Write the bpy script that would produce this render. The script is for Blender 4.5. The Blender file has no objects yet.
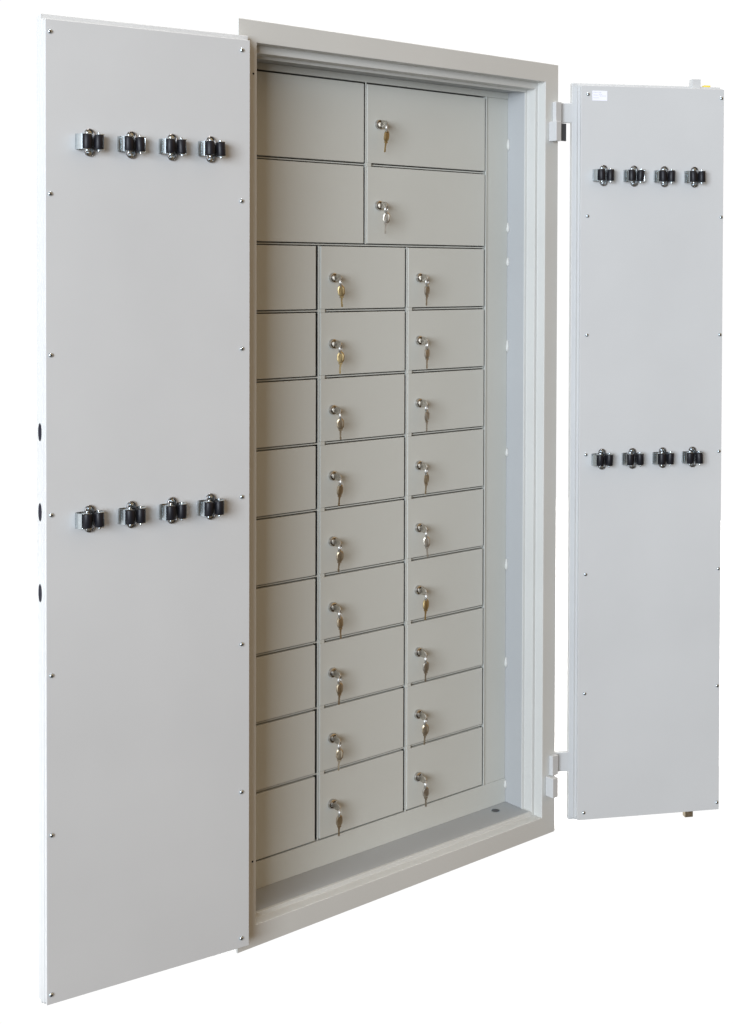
import bpy, bmesh, math, random
from mathutils import Vector, Matrix
random.seed(7)
S = bpy.context.scene
COL = S.collection
PI = math.pi

# ------------------------------------------------------------------ materials
def new_mat(name):
    m = bpy.data.materials.new(name); m.use_nodes = True
    nt = m.node_tree
    return m, nt, nt.nodes['Principled BSDF']

def paint(name, col, rough=0.50, var=0.05, peel=0.05, scale=900):
    """powder-coated sheet steel: faint tone drift, fine speckle, orange-peel bump"""
    m, nt, b = new_mat(name)
    N, L = nt.nodes, nt.links
    tc = N.new('ShaderNodeTexCoord')
    n1 = N.new('ShaderNodeTexNoise'); n1.inputs['Scale'].default_value = 3.0; n1.inputs['Detail'].default_value = 4
    n2 = N.new('ShaderNodeTexNoise'); n2.inputs['Scale'].default_value = scale; n2.inputs['Detail'].default_value = 2
    L.new(tc.outputs['Object'], n1.inputs['Vector']); L.new(tc.outputs['Object'], n2.inputs['Vector'])
    mx = N.new('ShaderNodeMix'); mx.data_type = 'FLOAT'; mx.inputs[0].default_value = 0.45
    L.new(n1.outputs['Fac'], mx.inputs[2]); L.new(n2.outputs['Fac'], mx.inputs[3])
    cr = N.new('ShaderNodeValToRGB')
    cr.color_ramp.elements[0].position = 0.3; cr.color_ramp.elements[1].position = 0.7
    cr.color_ramp.elements[0].color = (*[c*(1-var) for c in col], 1)
    cr.color_ramp.elements[1].color = (*[min(1, c*(1+var)) for c in col], 1)
    L.new(mx.outputs[0], cr.inputs['Fac']); L.new(cr.outputs['Color'], b.inputs['Base Color'])
    rr = N.new('ShaderNodeMapRange'); rr.inputs[3].default_value = rough-0.06; rr.inputs[4].default_value = rough+0.06
    L.new(n1.outputs['Fac'], rr.inputs[0]); L.new(rr.outputs[0], b.inputs['Roughness'])
    n3 = N.new('ShaderNodeTexNoise'); n3.inputs['Scale'].default_value = 420; n3.inputs['Detail'].default_value = 1
    L.new(tc.outputs['Object'], n3.inputs['Vector'])
    b.inputs['Specular IOR Level'].default_value = 0.35
    bp = N.new('ShaderNodeBump'); bp.inputs['Strength'].default_value = peel; bp.inputs['Distance'].default_value = 0.0006
    L.new(n3.outputs['Fac'], bp.inputs['Height']); L.new(bp.outputs['Normal'], b.inputs['Normal'])
    return m

def metal(name, col, rough=0.25, scratch=0.12, sc=220):
    m, nt, b = new_mat(name)
    N, L = nt.nodes, nt.links
    b.inputs['Metallic'].default_value = 1.0
    tc = N.new('ShaderNodeTexCoord'); n = N.new('ShaderNodeTexNoise')
    n.inputs['Scale'].default_value = sc; n.inputs['Detail'].default_value = 5
    L.new(tc.outputs['Object'], n.inputs['Vector'])
    rr = N.new('ShaderNodeMapRange'); rr.inputs[3].default_value = max(0.03, rough-scratch); rr.inputs[4].default_value = rough+scratch
    L.new(n.outputs['Fac'], rr.inputs[0]); L.new(rr.outputs[0], b.inputs['Roughness'])
    cr = N.new('ShaderNodeValToRGB')
    cr.color_ramp.elements[0].position = 0.25; cr.color_ramp.elements[1].position = 0.75
    cr.color_ramp.elements[0].color = (*[c*0.8 for c in col], 1); cr.color_ramp.elements[1].color = (*col, 1)
    L.new(n.outputs['Fac'], cr.inputs['Fac']); L.new(cr.outputs['Color'], b.inputs['Base Color'])
    return m

def plain(name, col, rough=0.6, sc=60, var=0.08):
    m, nt, b = new_mat(name)
    N, L = nt.nodes, nt.links
    tc = N.new('ShaderNodeTexCoord'); n = N.new('ShaderNodeTexNoise')
    n.inputs['Scale'].default_value = sc; n.inputs['Detail'].default_value = 4
    L.new(tc.outputs['Object'], n.inputs['Vector'])
    cr = N.new('ShaderNodeValToRGB')
    cr.color_ramp.elements[0].color = (*[c*(1-var) for c in col], 1); cr.color_ramp.elements[1].color = (*[min(1, c*(1+var)) for c in col], 1)
    L.new(n.outputs['Fac'], cr.inputs['Fac']); L.new(cr.outputs['Color'], b.inputs['Base Color'])
    b.inputs['Roughness'].default_value = rough
    return m

M_FRAME = paint('cabinet_paint', (0.55, 0.55, 0.52))
M_DOOR = paint('door_paint', (0.52, 0.522, 0.512), rough=0.52)
M_LOCKER = paint('locker_paint', (0.515, 0.522, 0.482), rough=0.52)
M_LINING = paint('lining_shaded_paint', (0.385, 0.395, 0.395))  # same paint as the cabinet, recess shade put into its colour
M_CHROME = metal('chrome', (0.60, 0.585, 0.56), 0.22, 0.10)
M_STEEL = metal('dark_wire', (0.26, 0.24, 0.23), 0.30, 0.08)
M_RING = metal('steel_ring', (0.66, 0.65, 0.62), 0.42, 0.08)
M_ZINC = metal('zinc_steel', (0.62, 0.68, 0.71), 0.26, 0.05, 60)
M_NICKEL = metal('nickel_key', (0.54, 0.50, 0.43), 0.45, 0.12)
M_BRASS = metal('brass_key', (0.50, 0.39, 0.20), 0.48, 0.12)
M_BRASSD = metal('tarnished_key', (0.50, 0.42, 0.30), 0.45, 0.12)
M_RUBBER = plain('black_rubber', (0.008, 0.008, 0.011), 0.42)
M_RUBBER.node_tree.nodes['Principled BSDF'].inputs['Specular IOR Level'].default_value = 0.25
M_DARK = plain('dark_hole', (0.012, 0.012, 0.02), 0.6)
M_DARK.node_tree.nodes['Principled BSDF'].inputs['Specular IOR Level'].default_value = 0.05
M_PINGREY = plain('dark_hinge_pin', (0.06, 0.06, 0.065), 0.5)
M_STICK = plain('paper_label', (0.80, 0.80, 0.86), 0.55, var=0.02)
M_INK = plain('faint_print', (0.42, 0.42, 0.50), 0.6)
M_YELLOW = plain('yellow_tape', (0.80, 0.62, 0.06), 0.5)
M_FLOOR = plain('white_floor', (0.90, 0.90, 0.90), 0.9, sc=4, var=0.01)

# ------------------------------------------------------------------ mesh helpers
def bx(bm, x0, x1, y0, y1, z0, z1, bevel=0.0, mat=0, seg=2):
    ret = bmesh.ops.create_cube(bm, size=1.0)
    vs = ret['verts']
    for v in vs:
        v.co = Vector(((x0+x1)/2+v.co.x*(x1-x0), (y0+y1)/2+v.co.y*(y1-y0), (z0+z1)/2+v.co.z*(z1-z0)))
    fs = set(f for v in vs for f in v.link_faces)
    for f in fs: f.material_index = mat
    if bevel > 0:
        es = list(set(e for v in vs for e in v.link_edges))
        r = bmesh.ops.bevel(bm, geom=es, offset=bevel, segments=seg, affect='EDGES', profile=0.5)
        for f in r['faces']: f.material_index = mat

def cyl(bm, c, axis, r, h, seg=20, mat=0, r2=None, bevel=0.0):
    """cylinder centred on c along axis ('x','y','z')"""
    rot = {'z': Matrix(), 'x': Matrix.Rotation(PI/2, 4, 'Y'), 'y': Matrix.Rotation(PI/2, 4, 'X')}[axis]
    ret = bmesh.ops.create_cone(bm, cap_ends=True, segments=seg, radius1=r, radius2=r if r2 is None else r2, depth=h,
                                matrix=Matrix.Translation(Vector(c)) @ rot)
    fs = set(f for v in ret['verts'] for f in v.link_faces)
    for f in fs: f.material_index = mat
    if bevel > 0:
        es = [e for e in set(e for v in ret['verts'] for e in v.link_edges) if any(len(f.verts) > 4 for f in e.link_faces)]
        r_ = bmesh.ops.bevel(bm, geom=es, offset=bevel, segments=2, affect='EDGES', profile=0.5)
        for f in r_['faces']: f.material_index = mat

def lathe_y(bm, c, prof, seg=24, mats=None):
    """revolve (radius, y) profile about the y axis through c"""
    rings = []
    for (r, y) in prof:
        if r < 1e-6: rings.append([bm.verts.new((c[0], c[1]+y, c[2]))])
        else: rings.append([bm.verts.new((c[0]+r*math.cos(2*PI*k/seg), c[1]+y, c[2]+r*math.sin(2*PI*k/seg))) for k in range(seg)])
    for i in range(len(rings)-1):
        a, b = rings[i], rings[i+1]
        for k in range(seg):
            k2 = (k+1) % seg
            if len(a) == 1 and len(b) == 1: continue
            if len(a) == 1: f = bm.faces.new((a[0], b[k2], b[k]))
            elif len(b) == 1: f = bm.faces.new((a[k], a[k2], b[0]))
            else: f = bm.faces.new((a[k], a[k2], b[k2], b[k]))
            f.material_index = mats[i] if mats else 0

def prism_rings(bm, outer, inner, t, mat=0):
    """flat plate in local xz between outline 'outer' and hole 'inner' (same count), thickness t along y"""
    n = len(outer)
    fo = [bm.verts.new((x, -t/2, z)) for x, z in outer]; bo = [bm.verts.new((x, t/2, z)) for x, z in outer]
    fi = [bm.verts.new((x, -t/2, z)) for x, z in inner]; bi = [bm.verts.new((x, t/2, z)) for x, z in inner]
    for k in range(n):
        j = (k+1) % n
        for q in ((fo[k], fo[j], fi[j], fi[k]), (bo[j], bo[k], bi[k], bi[j]), (fo[j], fo[k], bo[k], bo[j]), (fi[k], fi[j], bi[j], bi[k])):
            f = bm.faces.new(q); f.material_index = mat

def prism(bm, outline, y0, y1, mat=0):
    a = [bm.verts.new((x, y0, z)) for x, z in outline]; b = [bm.verts.new((x, y1, z)) for x, z in outline]
    n = len(outline)
    bm.faces.new(a).material_index = mat; bm.faces.new(b[::-1]).material_index = mat
    for k in range(n):
        j = (k+1) % n
        bm.faces.new((a[k], b[k], b[j], a[j])).material_index = mat

def strip_band(bm, path, z0, z1, t, mat=0):
    """sheet-metal band: path of (x,y) points, thickness t, from z0 to z1"""
    n = len(path); L, R_ = [], []
    for i, (x, y) in enumerate(path):
        a = path[max(0, i-1)]; b = path[min(n-1, i+1)]
        dx, dy = b[0]-a[0], b[1]-a[1]; d = math.hypot(dx, dy) or 1
        L.append((x-dy/d*t/2, y+dx/d*t/2)); R_.append((x+dy/d*t/2, y-dx/d*t/2))
    rows = []
    for i in range(n):
        rows.append([bm.verts.new((*L[i], z0)), bm.verts.new((*L[i], z1)), bm.verts.new((*R_[i], z1)), bm.verts.new((*R_[i], z0))])
    for i in range(n-1):
        for k in range(4):
            j = (k+1) % 4
            bm.faces.new((rows[i][k], rows[i][j], rows[i+1][j], rows[i+1][k])).material_index = mat
    bm.faces.new(rows[0]).material_index = mat; bm.faces.new(rows[-1][::-1]).material_index = mat

def torus(bm, c, R_, r, axis='x', n=28, m=10, mat=0):
    rows = []
    for i in range(n):
        a = 2*PI*i/n; row = []
        for k in range(m):
            b = 2*PI*k/m; rad = R_+r*math.cos(b); h = r*math.sin(b)
            u, v = rad*math.cos(a), rad*math.sin(a)
            p = {'x': (h, u, v), 'y': (u, h, v), 'z': (u, v, h)}[axis]
            row.append(bm.verts.new(Vector(c)+Vector(p)))
        rows.append(row)
    for i in range(n):
        for k in range(m):
            bm.faces.new((rows[i][k], rows[(i+1) % n][k], rows[(i+1) % n][(k+1) % m], rows[i][(k+1) % m])).material_index = mat

def obj(name, bm, mats, parent=None, loc=(0, 0, 0), rotz=0.0, smooth=None):
    bmesh.ops.recalc_face_normals(bm, faces=bm.faces)
    me = bpy.data.meshes.new(name); bm.to_mesh(me); bm.free()
    if not isinstance(mats, (list, tuple)): mats = [mats]
    for m in mats: me.materials.append(m)
    if smooth is not None:
        for p in me.polygons: p.use_smooth = True
        me.set_sharp_from_angle(angle=math.radians(smooth))
    o = bpy.data.objects.new(name, me); COL.objects.link(o)
    if parent: o.parent = parent
    o.location = loc; o.rotation_euler = (0, 0, rotz)
    return o

def empty(name, loc=(0, 0, 0), rotz=0.0):
    o = bpy.data.objects.new(name, None); COL.objects.link(o)
    o.location = loc; o.rotation_euler = (0, 0, rotz); o.empty_display_size = 0.05
    return o

def tag(o, label=None, cat=None, group=None, kind=None):
    if label: o['label'] = label
    if cat: o['category'] = cat
    if group: o['group'] = group
    if kind: o['kind'] = kind

def cp(o, parent=None, loc=None, rotz=None):
    c = o.copy(); COL.objects.link(c)
    if parent is not None: c.parent = parent
    if loc is not None: c.location = loc
    if rotz is not None: c.rotation_euler = (0, 0, rotz)
    return c

# ------------------------------------------------------------------ dimensions (metres)
W, H, B = 0.9858, 2.0, 0.0478          # front flange
B2 = 0.0095                            # rebate step
D1, D2 = 0.027, 0.056                  # rebate depths
D = 0.120                              # plane of the locker doors
XR = 0.9235; XL_ = W-XR                # inner side walls
ZC = 1.9335; ZF = 0.0579               # inner ceiling and floor
X12, X23, X3, XM = 0.3035, 0.5729, 0.8417, 0.4416
XA = 0.0705
ZT, ZM, ZS, PITCH = 1.9147, 1.7204, 1.5267, 0.15586

# ------------------------------------------------------------------ floor
bm = bmesh.new()
bm.faces.new([bm.verts.new(p) for p in ((0.05, 0.006, 0), (5.0, 0.006, 0), (5.0, 3.6, 0), (-3.0, 3.6, 0), (-3.0, 0.6, 0))])
fl = obj('floor', bm, M_FLOOR); tag(fl, kind='structure')

# ------------------------------------------------------------------ cabinet
cab = empty('key_locker_cabinet', (0, 0, 0))
tag(cab, 'tall light grey steel cabinet standing open, rows of small lockers behind two clip-fitted doors', 'cabinet')

# outer case behind the flange (hollow: four walls and a back)
bm = bmesh.new()
for a in ((0.03, 0.0345, 0.0045, 0.44, 0.03, 1.97), (W-0.0345, W-0.03, 0.0045, 0.44, 0.03, 1.97),
          (0.0345, W-0.0345, 0.0045, 0.44, 0.03, 0.0345), (0.0345, W-0.0345, 0.0045, 0.44, 1.9655, 1.97),
          (0.0345, W-0.0345, 0.4355, 0.44, 0.0345, 1.9655)):
    bx(bm, *a)
obj('outer_case', bm, M_FRAME, cab)

# flange with stepped rebate: one profile swept around the rectangle
bm = bmesh.new()
prof = [(0.0, 0.0045), (0.0, 0.0009), (0.0009, 0.0), (B-0.0014, 0.0), (B-0.0004, 0.0004), (B, 0.0014), (B, D1-0.0008), (B+0.0004, D1), (B+B2-0.0014, D1),
        (B+B2-0.0004, D1+0.0004), (B+B2, D1+0.0014), (B+B2, D2), (B+B2+0.006, D2+0.0005), (B+B2+0.006, D2+0.004), (B-0.01, D2+0.004), (B-0.01, 0.0045)]
loops = []
for (d, y) in prof:
    dt = d if d <= B else d+0.007      # deeper step under the head
    loops.append([bm.verts.new(p) for p in ((d, y, min(d, B+B2)), (W-d, y, min(d, B+B2)), (W-d, y, H-dt), (d, y, H-dt))])
n = len(prof)
for i in range(n):
    j = (i+1) % n
    for k in range(4):
        l = (k+1) % 4
        bm.faces.new((loops[i][k], loops[i][l], loops[j][l], loops[j][k]))
frame = obj('frame', bm, M_FRAME, cab)

# inner lining: side walls, floor, ceiling, with weld beads in the right corner
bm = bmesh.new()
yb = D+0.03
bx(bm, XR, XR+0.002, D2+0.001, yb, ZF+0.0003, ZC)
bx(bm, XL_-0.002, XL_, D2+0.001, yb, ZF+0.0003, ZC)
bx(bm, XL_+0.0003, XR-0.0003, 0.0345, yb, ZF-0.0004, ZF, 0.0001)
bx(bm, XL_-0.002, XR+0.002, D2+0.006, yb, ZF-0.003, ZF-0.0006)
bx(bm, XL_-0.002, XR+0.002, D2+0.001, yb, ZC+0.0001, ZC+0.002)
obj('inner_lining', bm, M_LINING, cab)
beads = [1.798, 1.58, 1.49, 1.268, 0.987, 0.69, 0.43, 0.105]
proto = None
for i, z in enumerate(beads):
    if proto is None:
        bm = bmesh.new()
        bmesh.ops.create_icosphere(bm, subdivisions=2, radius=1.0)
        for v in bm.verts:
            k = 1+0.25*math.sin(v.co.z*9)
            v.co = Vector((v.co.x*0.004*k, v.co.y*0.0045*k, v.co.z*0.016))
        proto = obj('weld_bead', bm, M_FRAME, cab, (XR-0.001, D-0.001, z), smooth=60)
    else:
        c = cp(proto, cab, (XR-0.001, D-0.001, z)); c.scale = (1, 1, random.uniform(.7, 1.25))

# drain hole in the cabinet floor
bm = bmesh.new()
lathe_y(bm, (0, 0, 0), [(0.0, 0.0), (0.0105, 0.0), (0.0115, 0.0006), (0.0125, 0.0)], 24, [1, 0, 0])
for v in bm.verts: v.co = Vector((v.co.x, v.co.z, v.co.y))
obj('floor_hole', bm, [M_ZINC, M_PINGREY], cab, (0.862, 0.094, ZF+0.0003), smooth=30)

# locker front lattice
bm = bmesh.new()
ST = 0.0032                            # half width of a strip
y0, y1 = D, D+0.016
GX = XL_+0.0003
bx(bm, GX, XR-0.0003, y0+0.0002, y1, ZT+0.003, ZC, 0.0006)                         # top filler
bx(bm, GX, XR-0.0003, y0+0.0002, y1, ZF+0.0002, ZS-9*PITCH-0.003, 0.0006)          # bottom filler
bx(bm, X3+0.0035, XR-0.0003, y0+0.002, y1, ZS-9*PITCH-0.0028, ZT+0.0028, 0.0006)   # right filler
bx(bm, X3-0.0005, X3+0.0032, y0-0.0012, y0+0.0006, ZS-9*PITCH-0.0026, ZT+0.0026, 0.0006)
bx(bm, GX, XA-0.001, y0+0.001, y1, ZS-9*PITCH-0.0028, ZT+0.0028, 0.0006)
for x, za, zb in ((XM, ZS+0.003, ZT+0.0028), (X12, ZS-9*PITCH-0.0028, ZS-0.003), (X23, ZS-9*PITCH-0.0028, ZS-0.003)):
    rc = 0.0034 if x == X12 else 0.0008
    bx(bm, x+0.0004, x+0.0045, y0+rc, y0+rc+0.0014, za, zb, 0.0004)
edges_z = [ZM, ZS]+[ZS-PITCH*i for i in range(1, 9)]
for i, z in enumerate(edges_z):
    bx(bm, XA, X3-0.0008, y0+0.0045, y0+0.0060, z-0.0015, z+0.0015, 0.0004)
    if z != ZS:
        xs = [XM] if z == ZM else [X12, X23]
        for x in xs:                   # short welded tabs closing the gap at the lock side
            bx(bm, x+0.0046, x+0.018, y0-0.0008, y1-0.004, z-0.0042, z+0.0042, 0.0006)
bx(bm, GX, XR-0.0003, D+0.140, D+0.142, ZF+0.001, ZC-0.001)                        # backing sheet inside
obj('locker_front', bm, M_LOCKER, cab)

# locker doors, each with its cam lock
GAP = 0.0042
def door_bm(w, h):
    bm = bmesh.new(); bx(bm, 0, w, 0, 0.014, 0, h, 0.0012); return bm
def lock_mesh():
    bm = bmesh.new()
    lathe_y(bm, (0, 0, 0), [(0.0, 0.004), (0.0115, 0.004), (0.0115, -0.003), (0.0105, -0.0055), (0.0088, -0.0062), (0.0080, -0.0050), (0.0080, -0.0030),
                            (0.0070, -0.0030), (0.0068, -0.0052), (0.0060, -0.0058), (0.0, -0.0058)], 28, [0, 0, 0, 0, 0, 1, 1, 0, 0, 0])
    bx(bm, -0.0011, 0.0011, -0.0060, -0.0052, -0.0048, 0.0048, 0, 1)
    return bm
lock_proto = None
LOCKS = {}
def locker(xa, xb, za, zb, key):
    global lock_proto
    w, h = xb-xa, zb-za
    d = obj('locker_door', door_bm(w, h), M_LOCKER, cab, (xa, D-0.0008, za))
    d.rotation_euler = (random.uniform(-1, 1)*0.0035, 0, random.uniform(-1, 1)*0.003)
    lx = 0.0405-(xa-key[2])
    l = (lx, -0.0008, h/2)
    if lock_proto is None: lock_proto = obj('lock', lock_mesh(), [M_CHROME, M_DARK], d, l, smooth=35)
    else: cp(lock_proto, d, l)
    LOCKS[key[:2]] = Vector((xa+lx, D-0.0016, za+h/2))
for r, (zb, zt) in enumerate(((ZM, ZT), (ZS, ZM))):
    locker(XA+0.001, XM-0.0054, zb+GAP, zt-(GAP if r else 0.001), ('large', ('left', r), XA))
    locker(XM+0.0052, X3-0.0046, zb+GAP, zt-(GAP if r else 0.001), ('large', r, XM))
for r in range(9):
    zt = ZS-PITCH*r; zb = zt-PITCH
    for c, (xa, xb) in enumerate(((XA+0.001, X12-0.0086), (X12+0.0052, X23-0.0056), (X23+0.0052, X3-0.0046))):
        locker(xa, xb, zb+(GAP if r < 8 else 0.001), zt-GAP, ('abc'[c], r, (XA, X12, X23)[c]))

# ------------------------------------------------------------------ big doors
def screw_mesh():
    bm = bmesh.new()
    lathe_y(bm, (0, 0, 0), [(0.0, 0.0005), (0.0046, 0.0005), (0.0046, 0.0012), (0.0040, 0.0026), (0.0026, 0.0036), (0.0, 0.0040)], 18)
    bx(bm, -0.0004, 0.0004, 0.0036, 0.0042, -0.0022, 0.0022, 0, 1)
    bx(bm, -0.0022, 0.0022, 0.0036, 0.0042, -0.0004, 0.0004, 0, 1)
    return bm
screw_proto = None
SZ = [1.9235, 1.610, 1.300, 0.990, 0.6785, 0.3665, 0.0545]
PZ0, PZ1 = 0.0345, 1.9465
def big_door(label, ox, oy, ang, q, w, screws, back, s2, zt):
    """local x runs from hinge to free edge; q*y is towards the room on the inner face"""
    global screw_proto
    bm = bmesh.new()
    def P(s0, s1, p0, p1, z0, z1, bev):
        bx(bm, s0, s1, min(q*p0, q*p1), max(q*p0, q*p1), z0, z1, bev)
    P(0.0012, w-0.0012, -0.0022, -0.0135, PZ0+0.0014, PZ1-0.0014, 0.0010)
    P(-0.0032, w-0.0002, -0.0132, -0.0275, PZ0-0.003, PZ1+0.003, 0.0012)
    P(s2, w, -0.0272, -back[0], 0.0265, zt, 0.0014)
    if back[1] > back[0]: P(0.022, w-0.0004, -back[0]+0.0003, -back[1], 0.0275, zt-0.001, 0.0012)
    body = obj('cabinet_door', bm, M_DOOR, cab, (ox, oy, 0), ang)
    body['label'] = label
    bm = bmesh.new(); bx(bm, 0.0, w-0.001, min(0, -q*0.002), max(0, -q*0.002), PZ0, PZ1, 0.0007)
    obj('inner_panel', bm, M_DOOR, body)
    for s in screws:
        for z in SZ:
            loc = (s+random.uniform(-.001, .001), 0, z+random.uniform(-.001, .001))
            if screw_proto is None:
                screw_proto = obj('screw', screw_mesh(), [M_ZINC, M_DARK], body, loc, smooth=40); c = screw_proto
            else: c = cp(screw_proto, body, loc)
            c.rotation_euler = (0, random.uniform(0, 3), 0 if q > 0 else PI)
            # the roll about the screw axis is applied first, the half turn after it
    return body
LA = math.radians(187.3506); LX, LY, LW = 0.00062, -0.04337, 0.4367
RA = math.radians(150.5256); RX, RY, RW = 1.02089, -0.04771, 0.3948
ANG_L = math.atan2(-math.sin(LA), math.cos(LA))
ANG_R = math.atan2(-math.sin(RA), -math.cos(RA))
dL = big_door('wider door with bolt holes in its free edge', LX, LY, ANG_L, 1, LW, (0.4268, 0.0188), (0.038, 0.053), -0.0095, 1.9610)
dR = big_door('narrower door with a paper label in its top corner', RX, RY, ANG_R, -1, RW, (0.0182, 0.3872), (0.045, 0.045), -0.0155, 1.9560)

# bolt holes in the free edge of the wide door
hp = None
for z in (1.148, 0.9915, 0.833):
    if hp is None:
        bm = bmesh.new()
        ring = []
        for k in range(28):
            a = 2*PI*k/28; ring.append((0.0095*math.cos(a), 0.0178*math.sin(a)))
        prism(bm, ring, 0, 0.0006, 0)
        for v in bm.verts: v.co = Vector((v.co.y, v.co.x, v.co.z))
        hp = obj('bolt_hole', bm, M_DARK, dL, (LW-0.0001, -0.0335, z))
    else: cp(hp, dL, (LW-0.0001, -0.0335, z))

# top and bottom latch bolts of the narrow door, behind the inner panel
bm = bmesh.new(); bx(bm, 0.3135, 0.3385, 0.024, 0.044, 1.945, 1.9755, 0.0012)
obj('latch_bolt', bm, M_DOOR, dR)
bm = bmesh.new(); bx(bm, 0.311, 0.334, 0.030, 0.047, 0.0065, 0.030, 0.0012)
obj('latch_bolt', bm, M_BRASSD, dR)
bm = bmesh.new(); bx(bm, 0.350, 0.368, 0.0290, 0.0440, 1.9553, 1.9605, 0.0005)
obj('yellow_marker', bm, M_YELLOW, dR)

# paper label, its print too faint to read
bm = bmesh.new()
bx(bm, 0.0300, 0.0705, -0.0005, -0.0001, 1.9080, 1.9335, 0, 0)
rnd = random.Random(3)
for (z, a, b) in ((1.9292, 0.0325, 0.0440), (1.9292, 0.0465, 0.0540), (1.9245, 0.0480, 0.0560), (1.9222, 0.0325, 0.0460), (1.9202, 0.0500, 0.0670), (1.9150, 0.0325, 0.0480)):
    x = a
    while x < b:
        l = rnd.uniform(0.0006, 0.0016); bx(bm, x, min(x+l, b), -0.0007, -0.0004, z-0.0006, z+0.0006, 0, 1); x += l+0.0006
sl = obj('paper_label', bm, [M_STICK, M_INK], dR)

# hinges: fixed knuckle on the flange, arm turning with the door
def knuckle(x0, x1, yf, z0, z1, pin):
    bm = bmesh.new()
    bx(bm, x0, x1, yf, -0.0004, z0, z1, 0.0013)
    if pin: bx(bm, 0.9635, 0.9850, -0.0130, -0.0004, z0+0.0512, z0+0.1025, 0.0013)
    if pin > 1: bx(bm, x1+0.0005, x1+0.0415, -0.0050, -0.0004, z0+0.004, z1-0.001, 0.0006, 1)
    return obj('hinge_knuckle', bm, [M_DOOR, M_PINGREY, M_DARK], cab)
for z in (1.8005, 0.1030):
    knuckle(0.951, 0.970, -0.0265, z, z+0.0505, 2 if z > 1 else 1)
    bm = bmesh.new()
    bx(bm, -0.0545, -0.0140, 0.0270, 0.0400, z+0.0515, z+0.1025, 0.0015)
    cyl(bm, (-0.0500, 0.0268, z+0.077), 'y', 0.0014, 0.0008, 12, 1)
    obj('hinge_arm', bm, [M_DOOR, M_DARK], dR)
    bm = bmesh.new()
    bx(bm, 0.004, 0.0190, -0.0125, -0.0006, z+0.052, z+0.1035, 0.0015)
    bx(bm, 0.006, 0.0200, -0.0180, -0.0004, z, z+0.0505, 0.0012)
    cyl(bm, (0.0385, -0.0001, z+0.085), 'y', 0.0022, 0.0012, 12, 1)
    obj('hinge_knuckle', bm, [M_DOOR, M_DARK], cab)

# ------------------------------------------------------------------ spring clips on the doors
LS = 1      # the wider arm of the spring is on the left as one faces the clip
def band_bm():
    bm = bmesh.new()
    lft = [(0.0, 0.0022), (0.010, 0.0022), (0.021, 0.0026), (0.0278, 0.0050), (0.0300, 0.0095), (0.0288, 0.0160), (0.0258, 0.0215), (0.0222, 0.0255)]
    rgt = [(0.0, 0.0022), (0.010, 0.0022), (0.0180, 0.0030), (0.0228, 0.0060), (0.0240, 0.0105), (0.0238, 0.0165), (0.0226, 0.0215), (0.0205, 0.0255)]
    path = [(LS*x, y) for x, y in lft[::-1]]+[(-LS*x, y) for x, y in rgt[1:]]
    strip_band(bm, path, -0.0150, 0.0150, 0.0013)
    for s in (-1, 1):
        for e in (-1, 1):
            z = e*0.0146
            a, b = sorted((s*0.0085, s*0.0215))
            bx(bm, a, b, 0.0165, 0.0300, z-0.0006, z+0.0006, 0.0004)
    return bm
def roller_bm():
    bm = bmesh.new()
    cyl(bm, (0, 0, 0), 'z', 0.0096, 0.0278, 20, 0, None, 0.0011)
    cyl(bm, (0, 0, 0.0168), 'z', 0.0027, 0.0046, 14, 1, None, 0.0010)
    cyl(bm, (0, 0, -0.0168), 'z', 0.0027, 0.0046, 14, 1, None, 0.0010)
    return bm
def plate_bm():
    """rounded backing plate with a rolled wire rim and a pan-head screw at each end"""
    bm = bmesh.new()
    n = 12; R_, c = 0.0088, 0.0172
    out = [(R_*math.cos(PI*k/n), c+R_*math.sin(PI*k/n)) for k in range(n+1)]+[(-R_*math.cos(PI*k/n), -c-R_*math.sin(PI*k/n)) for k in range(n+1)]
    prism(bm, [(x*0.95, z*0.985) for x, z in out], 0.0006, 0.0030)
    m = 8; rows = []; N_ = len(out)
    for i, (x, z) in enumerate(out):
        zz = c if z > 0 else -c
        d = Vector((x, 0, z-zz)).normalized(); row = []
        for k in range(m):
            b_ = 2*PI*k/m; p = Vector((x, 0.0046, z))+d*(0.0013*math.cos(b_))+Vector((0, 0.0022*math.sin(b_), 0)); row.append(bm.verts.new(p))
        rows.append(row)
    for i in range(N_):
        for k in range(m):
            bm.faces.new((rows[i][k], rows[(i+1) % N_][k], rows[(i+1) % N_][(k+1) % m], rows[i][(k+1) % m])).material_index = 1
    for e in (-1, 1): cyl(bm, (0, 0.0045, e*0.0196), 'y', 0.0040, 0.0034, 16, 0, None, 0.0010)
    return bm
cb = cr = cpz = None
def clip(door_obj, ox, oy, ang, q, s, z):
    global cb, cr, cpz
    loc = (ox+math.cos(ang)*s, oy+math.sin(ang)*s, z)
    rz = (ang if q > 0 else ang+PI)+random.uniform(-.04, .04)
    if cb is None:
        cb = obj('spring_clip', band_bm(), M_ZINC, cab, loc, rz, smooth=50)
        cr = obj('roller', roller_bm(), [M_RUBBER, M_ZINC], cb, (-0.0119, 0.0235, 0), smooth=40)
        cp(cr, cb, (0.0119, 0.0235, 0))
        cpz = obj('mounting_plate', plate_bm(), [M_ZINC, M_STEEL], cb, smooth=50)
    else:
        b = cp(cb, cab, loc, rz)
        dz = random.uniform(-.0008, .0008)
        for sx in (-0.0119, 0.0119):
            w_ = cp(cr, b, (sx+random.uniform(-.0022, .0014), 0.0235+random.uniform(-.002, .003), random.uniform(-.0006, .0006)))
            w_.rotation_euler = (random.uniform(-.06, .06), random.uniform(-.05, .05), 0)
        cp(cpz, b)
for z in (1.7133, 0.9762):
    for s in (0.3505, 0.2640, 0.1770, 0.0915): clip(dL, LX, LY, ANG_L, 1, s, z)
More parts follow.
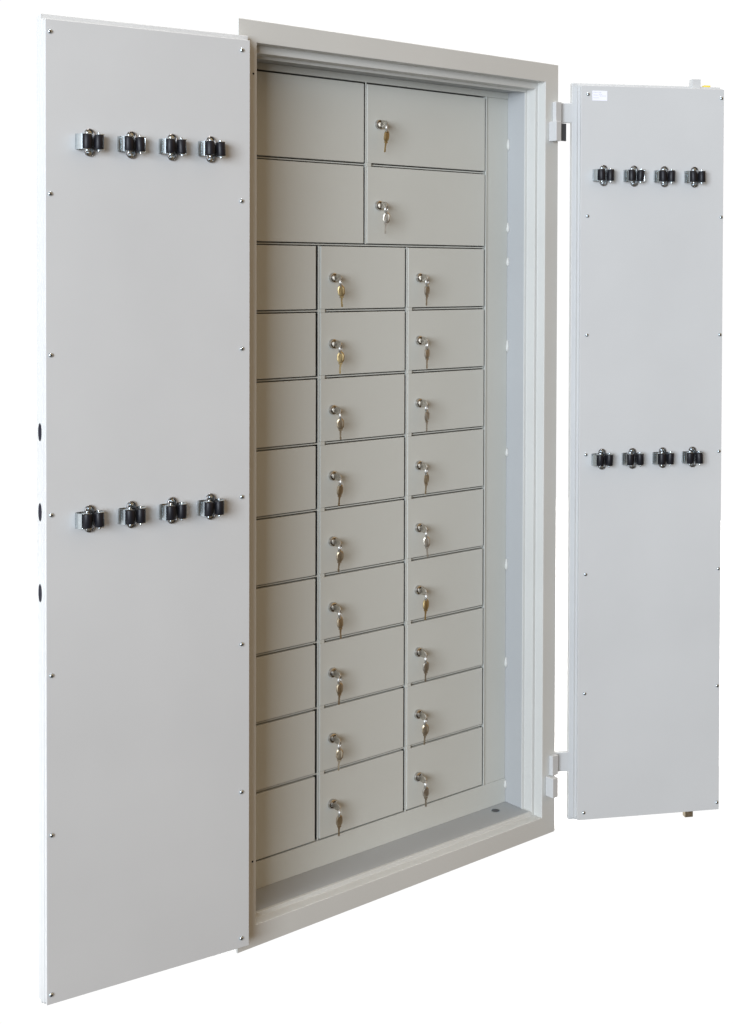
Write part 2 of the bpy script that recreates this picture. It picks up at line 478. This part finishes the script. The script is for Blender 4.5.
for z in (1.7143, 0.9778):
    for s in (0.0600, 0.1432, 0.2267, 0.3102): clip(dR, RX, RY, ANG_R, -1, s, z)

# ------------------------------------------------------------------ keys: one in the lock, a spare on its ring
def key_bm():
    """key lying in local xz, pointing down (-z); the ring hole is at the origin"""
    bm = bmesh.new()
    n = 28; outer, inner = [], []
    for k in range(n):
        a = 2*PI*k/n
        ox, oz = 0.0092*math.cos(a), -0.0105+0.0142*math.sin(a)
        ox = max(-0.0086, min(0.0086, ox))
        outer.append((ox, oz)); inner.append((0.0024*math.cos(a), 0.0002+0.0022*math.sin(a)))
    mid = [(0.74*x, -0.0105+0.74*(z+0.0105)) for x, z in outer]
    rows = []
    for ring, t in ((outer, 0.0018), (mid, 0.0046), (inner, 0.0036)):
        rows.append(([bm.verts.new((x, -t/2, z)) for x, z in ring], [bm.verts.new((x, t/2, z)) for x, z in ring]))
    for k in range(n):
        j = (k+1) % n
        for i in (0, 1):
            bm.faces.new((rows[i][0][k], rows[i][0][j], rows[i+1][0][j], rows[i+1][0][k]))
            bm.faces.new((rows[i][1][j], rows[i][1][k], rows[i+1][1][k], rows[i+1][1][j]))
        bm.faces.new((rows[0][0][j], rows[0][0][k], rows[0][1][k], rows[0][1][j]))
        bm.faces.new((rows[2][0][k], rows[2][0][j], rows[2][1][j], rows[2][1][k]))
    prism(bm, [(-0.0046, -0.0232), (0.0046, -0.0232), (0.0046, -0.0268), (-0.0046, -0.0268)], -0.0016, 0.0016)
    teeth = [(-0.0023, -0.0266), (-0.0023, -0.0475), (-0.0010, -0.0490), (0.0006, -0.0490), (0.0021, -0.0470), (0.0012, -0.0448), (0.0023, -0.0428), (0.0010, -0.0400),
             (0.0019, -0.0374), (0.0008, -0.0346), (0.0023, -0.0318), (0.0023, -0.0266)]
    prism(bm, teeth, -0.0010, 0.0010)
    return bm
key_mesh = {}
ring_mesh = [None]
KM = {'n': M_NICKEL, 'b': M_BRASS, 't': M_BRASSD}
def key_obj(kind, parent):
    if kind not in key_mesh:
        o = obj('key', key_bm(), KM[kind], parent, smooth=25); key_mesh[kind] = o; return o
    return cp(key_mesh[kind], parent)
def key_set(pos, in_kind, hang_kind, label, r):
    k = empty('key_set', pos); tag(k, label, 'keys', 'key pairs hanging in the locker locks')
    a = key_obj(in_kind, k)            # key standing in the lock: pointing into it, bow upright
    a.location = (0, -0.0305, -0.001); a.rotation_euler = (PI/2, PI/2, 0)
    a.rotation_euler = Matrix(((0, -1, 0), (0, 0, -1), (1, 0, 0))).to_euler()
    g = ring_mesh[0]
    if g is None:
        bm = bmesh.new(); torus(bm, (0, 0, 0), 0.0102, 0.0015, 'y'); torus(bm, (0, 0.0019, 0), 0.0100, 0.0013, 'y')
        g = obj('key_ring', bm, M_RING, k, smooth=60); ring_mesh[0] = g
    else: g = cp(g, k)
    tilt = 0.80+r.uniform(-0.22, 0.22)
    g.location = (0, -0.0305, -0.0105); g.rotation_euler = (r.uniform(-.1, .1), 0, tilt)
    h = key_obj(hang_kind, k)
    h.location = (r.uniform(-.0008, .0008), -0.0305, -0.0203); h.rotation_euler = (r.uniform(-.05, .12), r.uniform(-.08, .08), -0.55+r.uniform(0.0, 0.75))
ordn = ['top', 'second', 'third', 'fourth', 'fifth', 'sixth', 'seventh', 'eighth', 'bottom']
rk = random.Random(5)
hang = {'b': 'bbtttnntn'.replace('n', 't'), 'c': 'nnntnbntn'}
hang['b'] = 'bbttttttt'
desc = {'b': 'brass-bowed key pair', 't': 'tarnished key pair', 'n': 'silvery key pair'}
key_set(LOCKS[('large', 0)], 'n', 'b', 'brass-bowed key pair hanging from the lock of the topmost wide locker door', rk)
key_set(LOCKS[('large', 1)], 'n', 'n', 'silvery key pair hanging from the lock of the lower wide locker door', rk)
for c, cname in (('b', 'middle'), ('c', 'right')):
    for r in range(9):
        hk = hang[c][r]
        where = '%s small door of the %s locker column' % (ordn[r], cname)
        key_set(LOCKS[(c, r)], 'n', hk, '%s in the %s' % (desc[hk], where), rk)

# ------------------------------------------------------------------ camera
f, ppx, ppy = 1355.5869, 410.7369, 296.9474
cam = bpy.data.cameras.new('camera'); co = bpy.data.objects.new('camera', cam); COL.objects.link(co)
cam.sensor_fit = 'HORIZONTAL'; cam.sensor_width = 36.0; cam.lens = f/734*36.0
cam.shift_x = (367-ppx)/734; cam.shift_y = (ppy-512)/734
cam.clip_start = 0.05; cam.clip_end = 200
yw, pt, rl = math.radians(40.64259), math.radians(-1.04051), math.radians(0.18847)
fwd = Vector((math.sin(yw)*math.cos(pt), math.cos(yw)*math.cos(pt), math.sin(pt)))
right = Vector((math.cos(yw), -math.sin(yw), 0)); up = right.cross(fwd)
r2 = right*math.cos(rl)+up*math.sin(rl); u2 = -right*math.sin(rl)+up*math.cos(rl)
mw = Matrix((r2, u2, -fwd)).transposed().to_4x4(); mw.translation = Vector((-1.597918, -2.425134, 1.461939))
co.matrix_world = mw
S.camera = co

# ------------------------------------------------------------------ light
w = bpy.data.worlds.new('World'); S.world = w; w.use_nodes = True
nt = w.node_tree; N, L = nt.nodes, nt.links
bg = N['Background']
tc = N.new('ShaderNodeTexCoord'); sp = N.new('ShaderNodeSeparateXYZ'); L.new(tc.outputs['Generated'], sp.inputs[0])
cr = N.new('ShaderNodeValToRGB')       # white studio surround ahead, dim warm room behind the photographer
mr = N.new('ShaderNodeMapRange'); mr.inputs[1].default_value = -1; mr.inputs[2].default_value = 1
L.new(sp.outputs['Y'], mr.inputs[0]); L.new(mr.outputs[0], cr.inputs['Fac'])
e = cr.color_ramp.elements
e[0].position = 0.40; e[0].color = (0, 0, 0, 1)
e[1].position = 0.49; e[1].color = (1, 1, 1, 1)
cz = N.new('ShaderNodeValToRGB')       # the room behind: dark floor, lighter walls and ceiling
mz = N.new('ShaderNodeMapRange'); mz.inputs[1].default_value = -1; mz.inputs[2].default_value = 1
L.new(sp.outputs['Z'], mz.inputs[0]); L.new(mz.outputs[0], cz.inputs['Fac'])
e = cz.color_ramp.elements
e[0].position = 0.42; e[0].color = (0.11, 0.088, 0.065, 1)
e[1].position = 0.62; e[1].color = (0.53, 0.385, 0.22, 1)
cx = N.new('ShaderNodeValToRGB')       # cool on the window side (left), warm on the room side (right)
mxx = N.new('ShaderNodeMapRange'); mxx.inputs[1].default_value = -1; mxx.inputs[2].default_value = 1
L.new(sp.outputs['X'], mxx.inputs[0]); L.new(mxx.outputs[0], cx.inputs['Fac'])
e = cx.color_ramp.elements
e[0].position = 0.22; e[0].color = (0.40, 0.42, 0.45, 1)
e[1].position = 0.72; e[1].color = (0.66, 0.43, 0.20, 1)
e = cz.color_ramp.elements
e[0].position = 0.40; e[0].color = (0.22, 0.22, 0.22, 1)
e[1].position = 0.62; e[1].color = (1, 1, 1, 1)
ml = N.new('ShaderNodeMix'); ml.data_type = 'RGBA'; ml.blend_type = 'MULTIPLY'; ml.inputs[0].default_value = 1.0
L.new(cx.outputs['Color'], ml.inputs[6]); L.new(cz.outputs['Color'], ml.inputs[7])
mx = N.new('ShaderNodeMix'); mx.data_type = 'RGBA'
L.new(cr.outputs['Color'], mx.inputs[0]); L.new(ml.outputs[2], mx.inputs[6]); mx.inputs[7].default_value = (1.03, 1.03, 1.03, 1)
L.new(mx.outputs[2], bg.inputs['Color']); bg.inputs['Strength'].default_value = 1.0

def area(name, loc, target, sx, sy, power, col, spread=180):
    d = bpy.data.lights.new(name, 'AREA'); d.shape = 'RECTANGLE'; d.size = sx; d.size_y = sy
    d.energy = power; d.color = col; d.spread = math.radians(spread)
    o = bpy.data.objects.new(name, d); COL.objects.link(o); o.location = loc
    v = Vector(target)-Vector(loc); o.rotation_euler = v.to_track_quat('-Z', 'Y').to_euler()
    return o
area('window_light', (-5.5, -3.9, 2.2), (0.5, -3.1, 2.55), 4.2, 2.8, 470, (0.83, 0.90, 1.0), 130)
area('added_floor_light', (1.0, 2.7, 5.0), (1.0, 2.7, 0), 10.0, 5.6, 240, (1.0, 1.0, 1.0), 14)  # added overhead light, there only to wash the floor to white

S.view_settings.view_transform = 'Standard'; S.view_settings.look = 'None'
S.view_settings.exposure = 0.0; S.view_settings.gamma = 1.0
S.cycles.use_denoising = True
S.cycles.max_bounces = 8
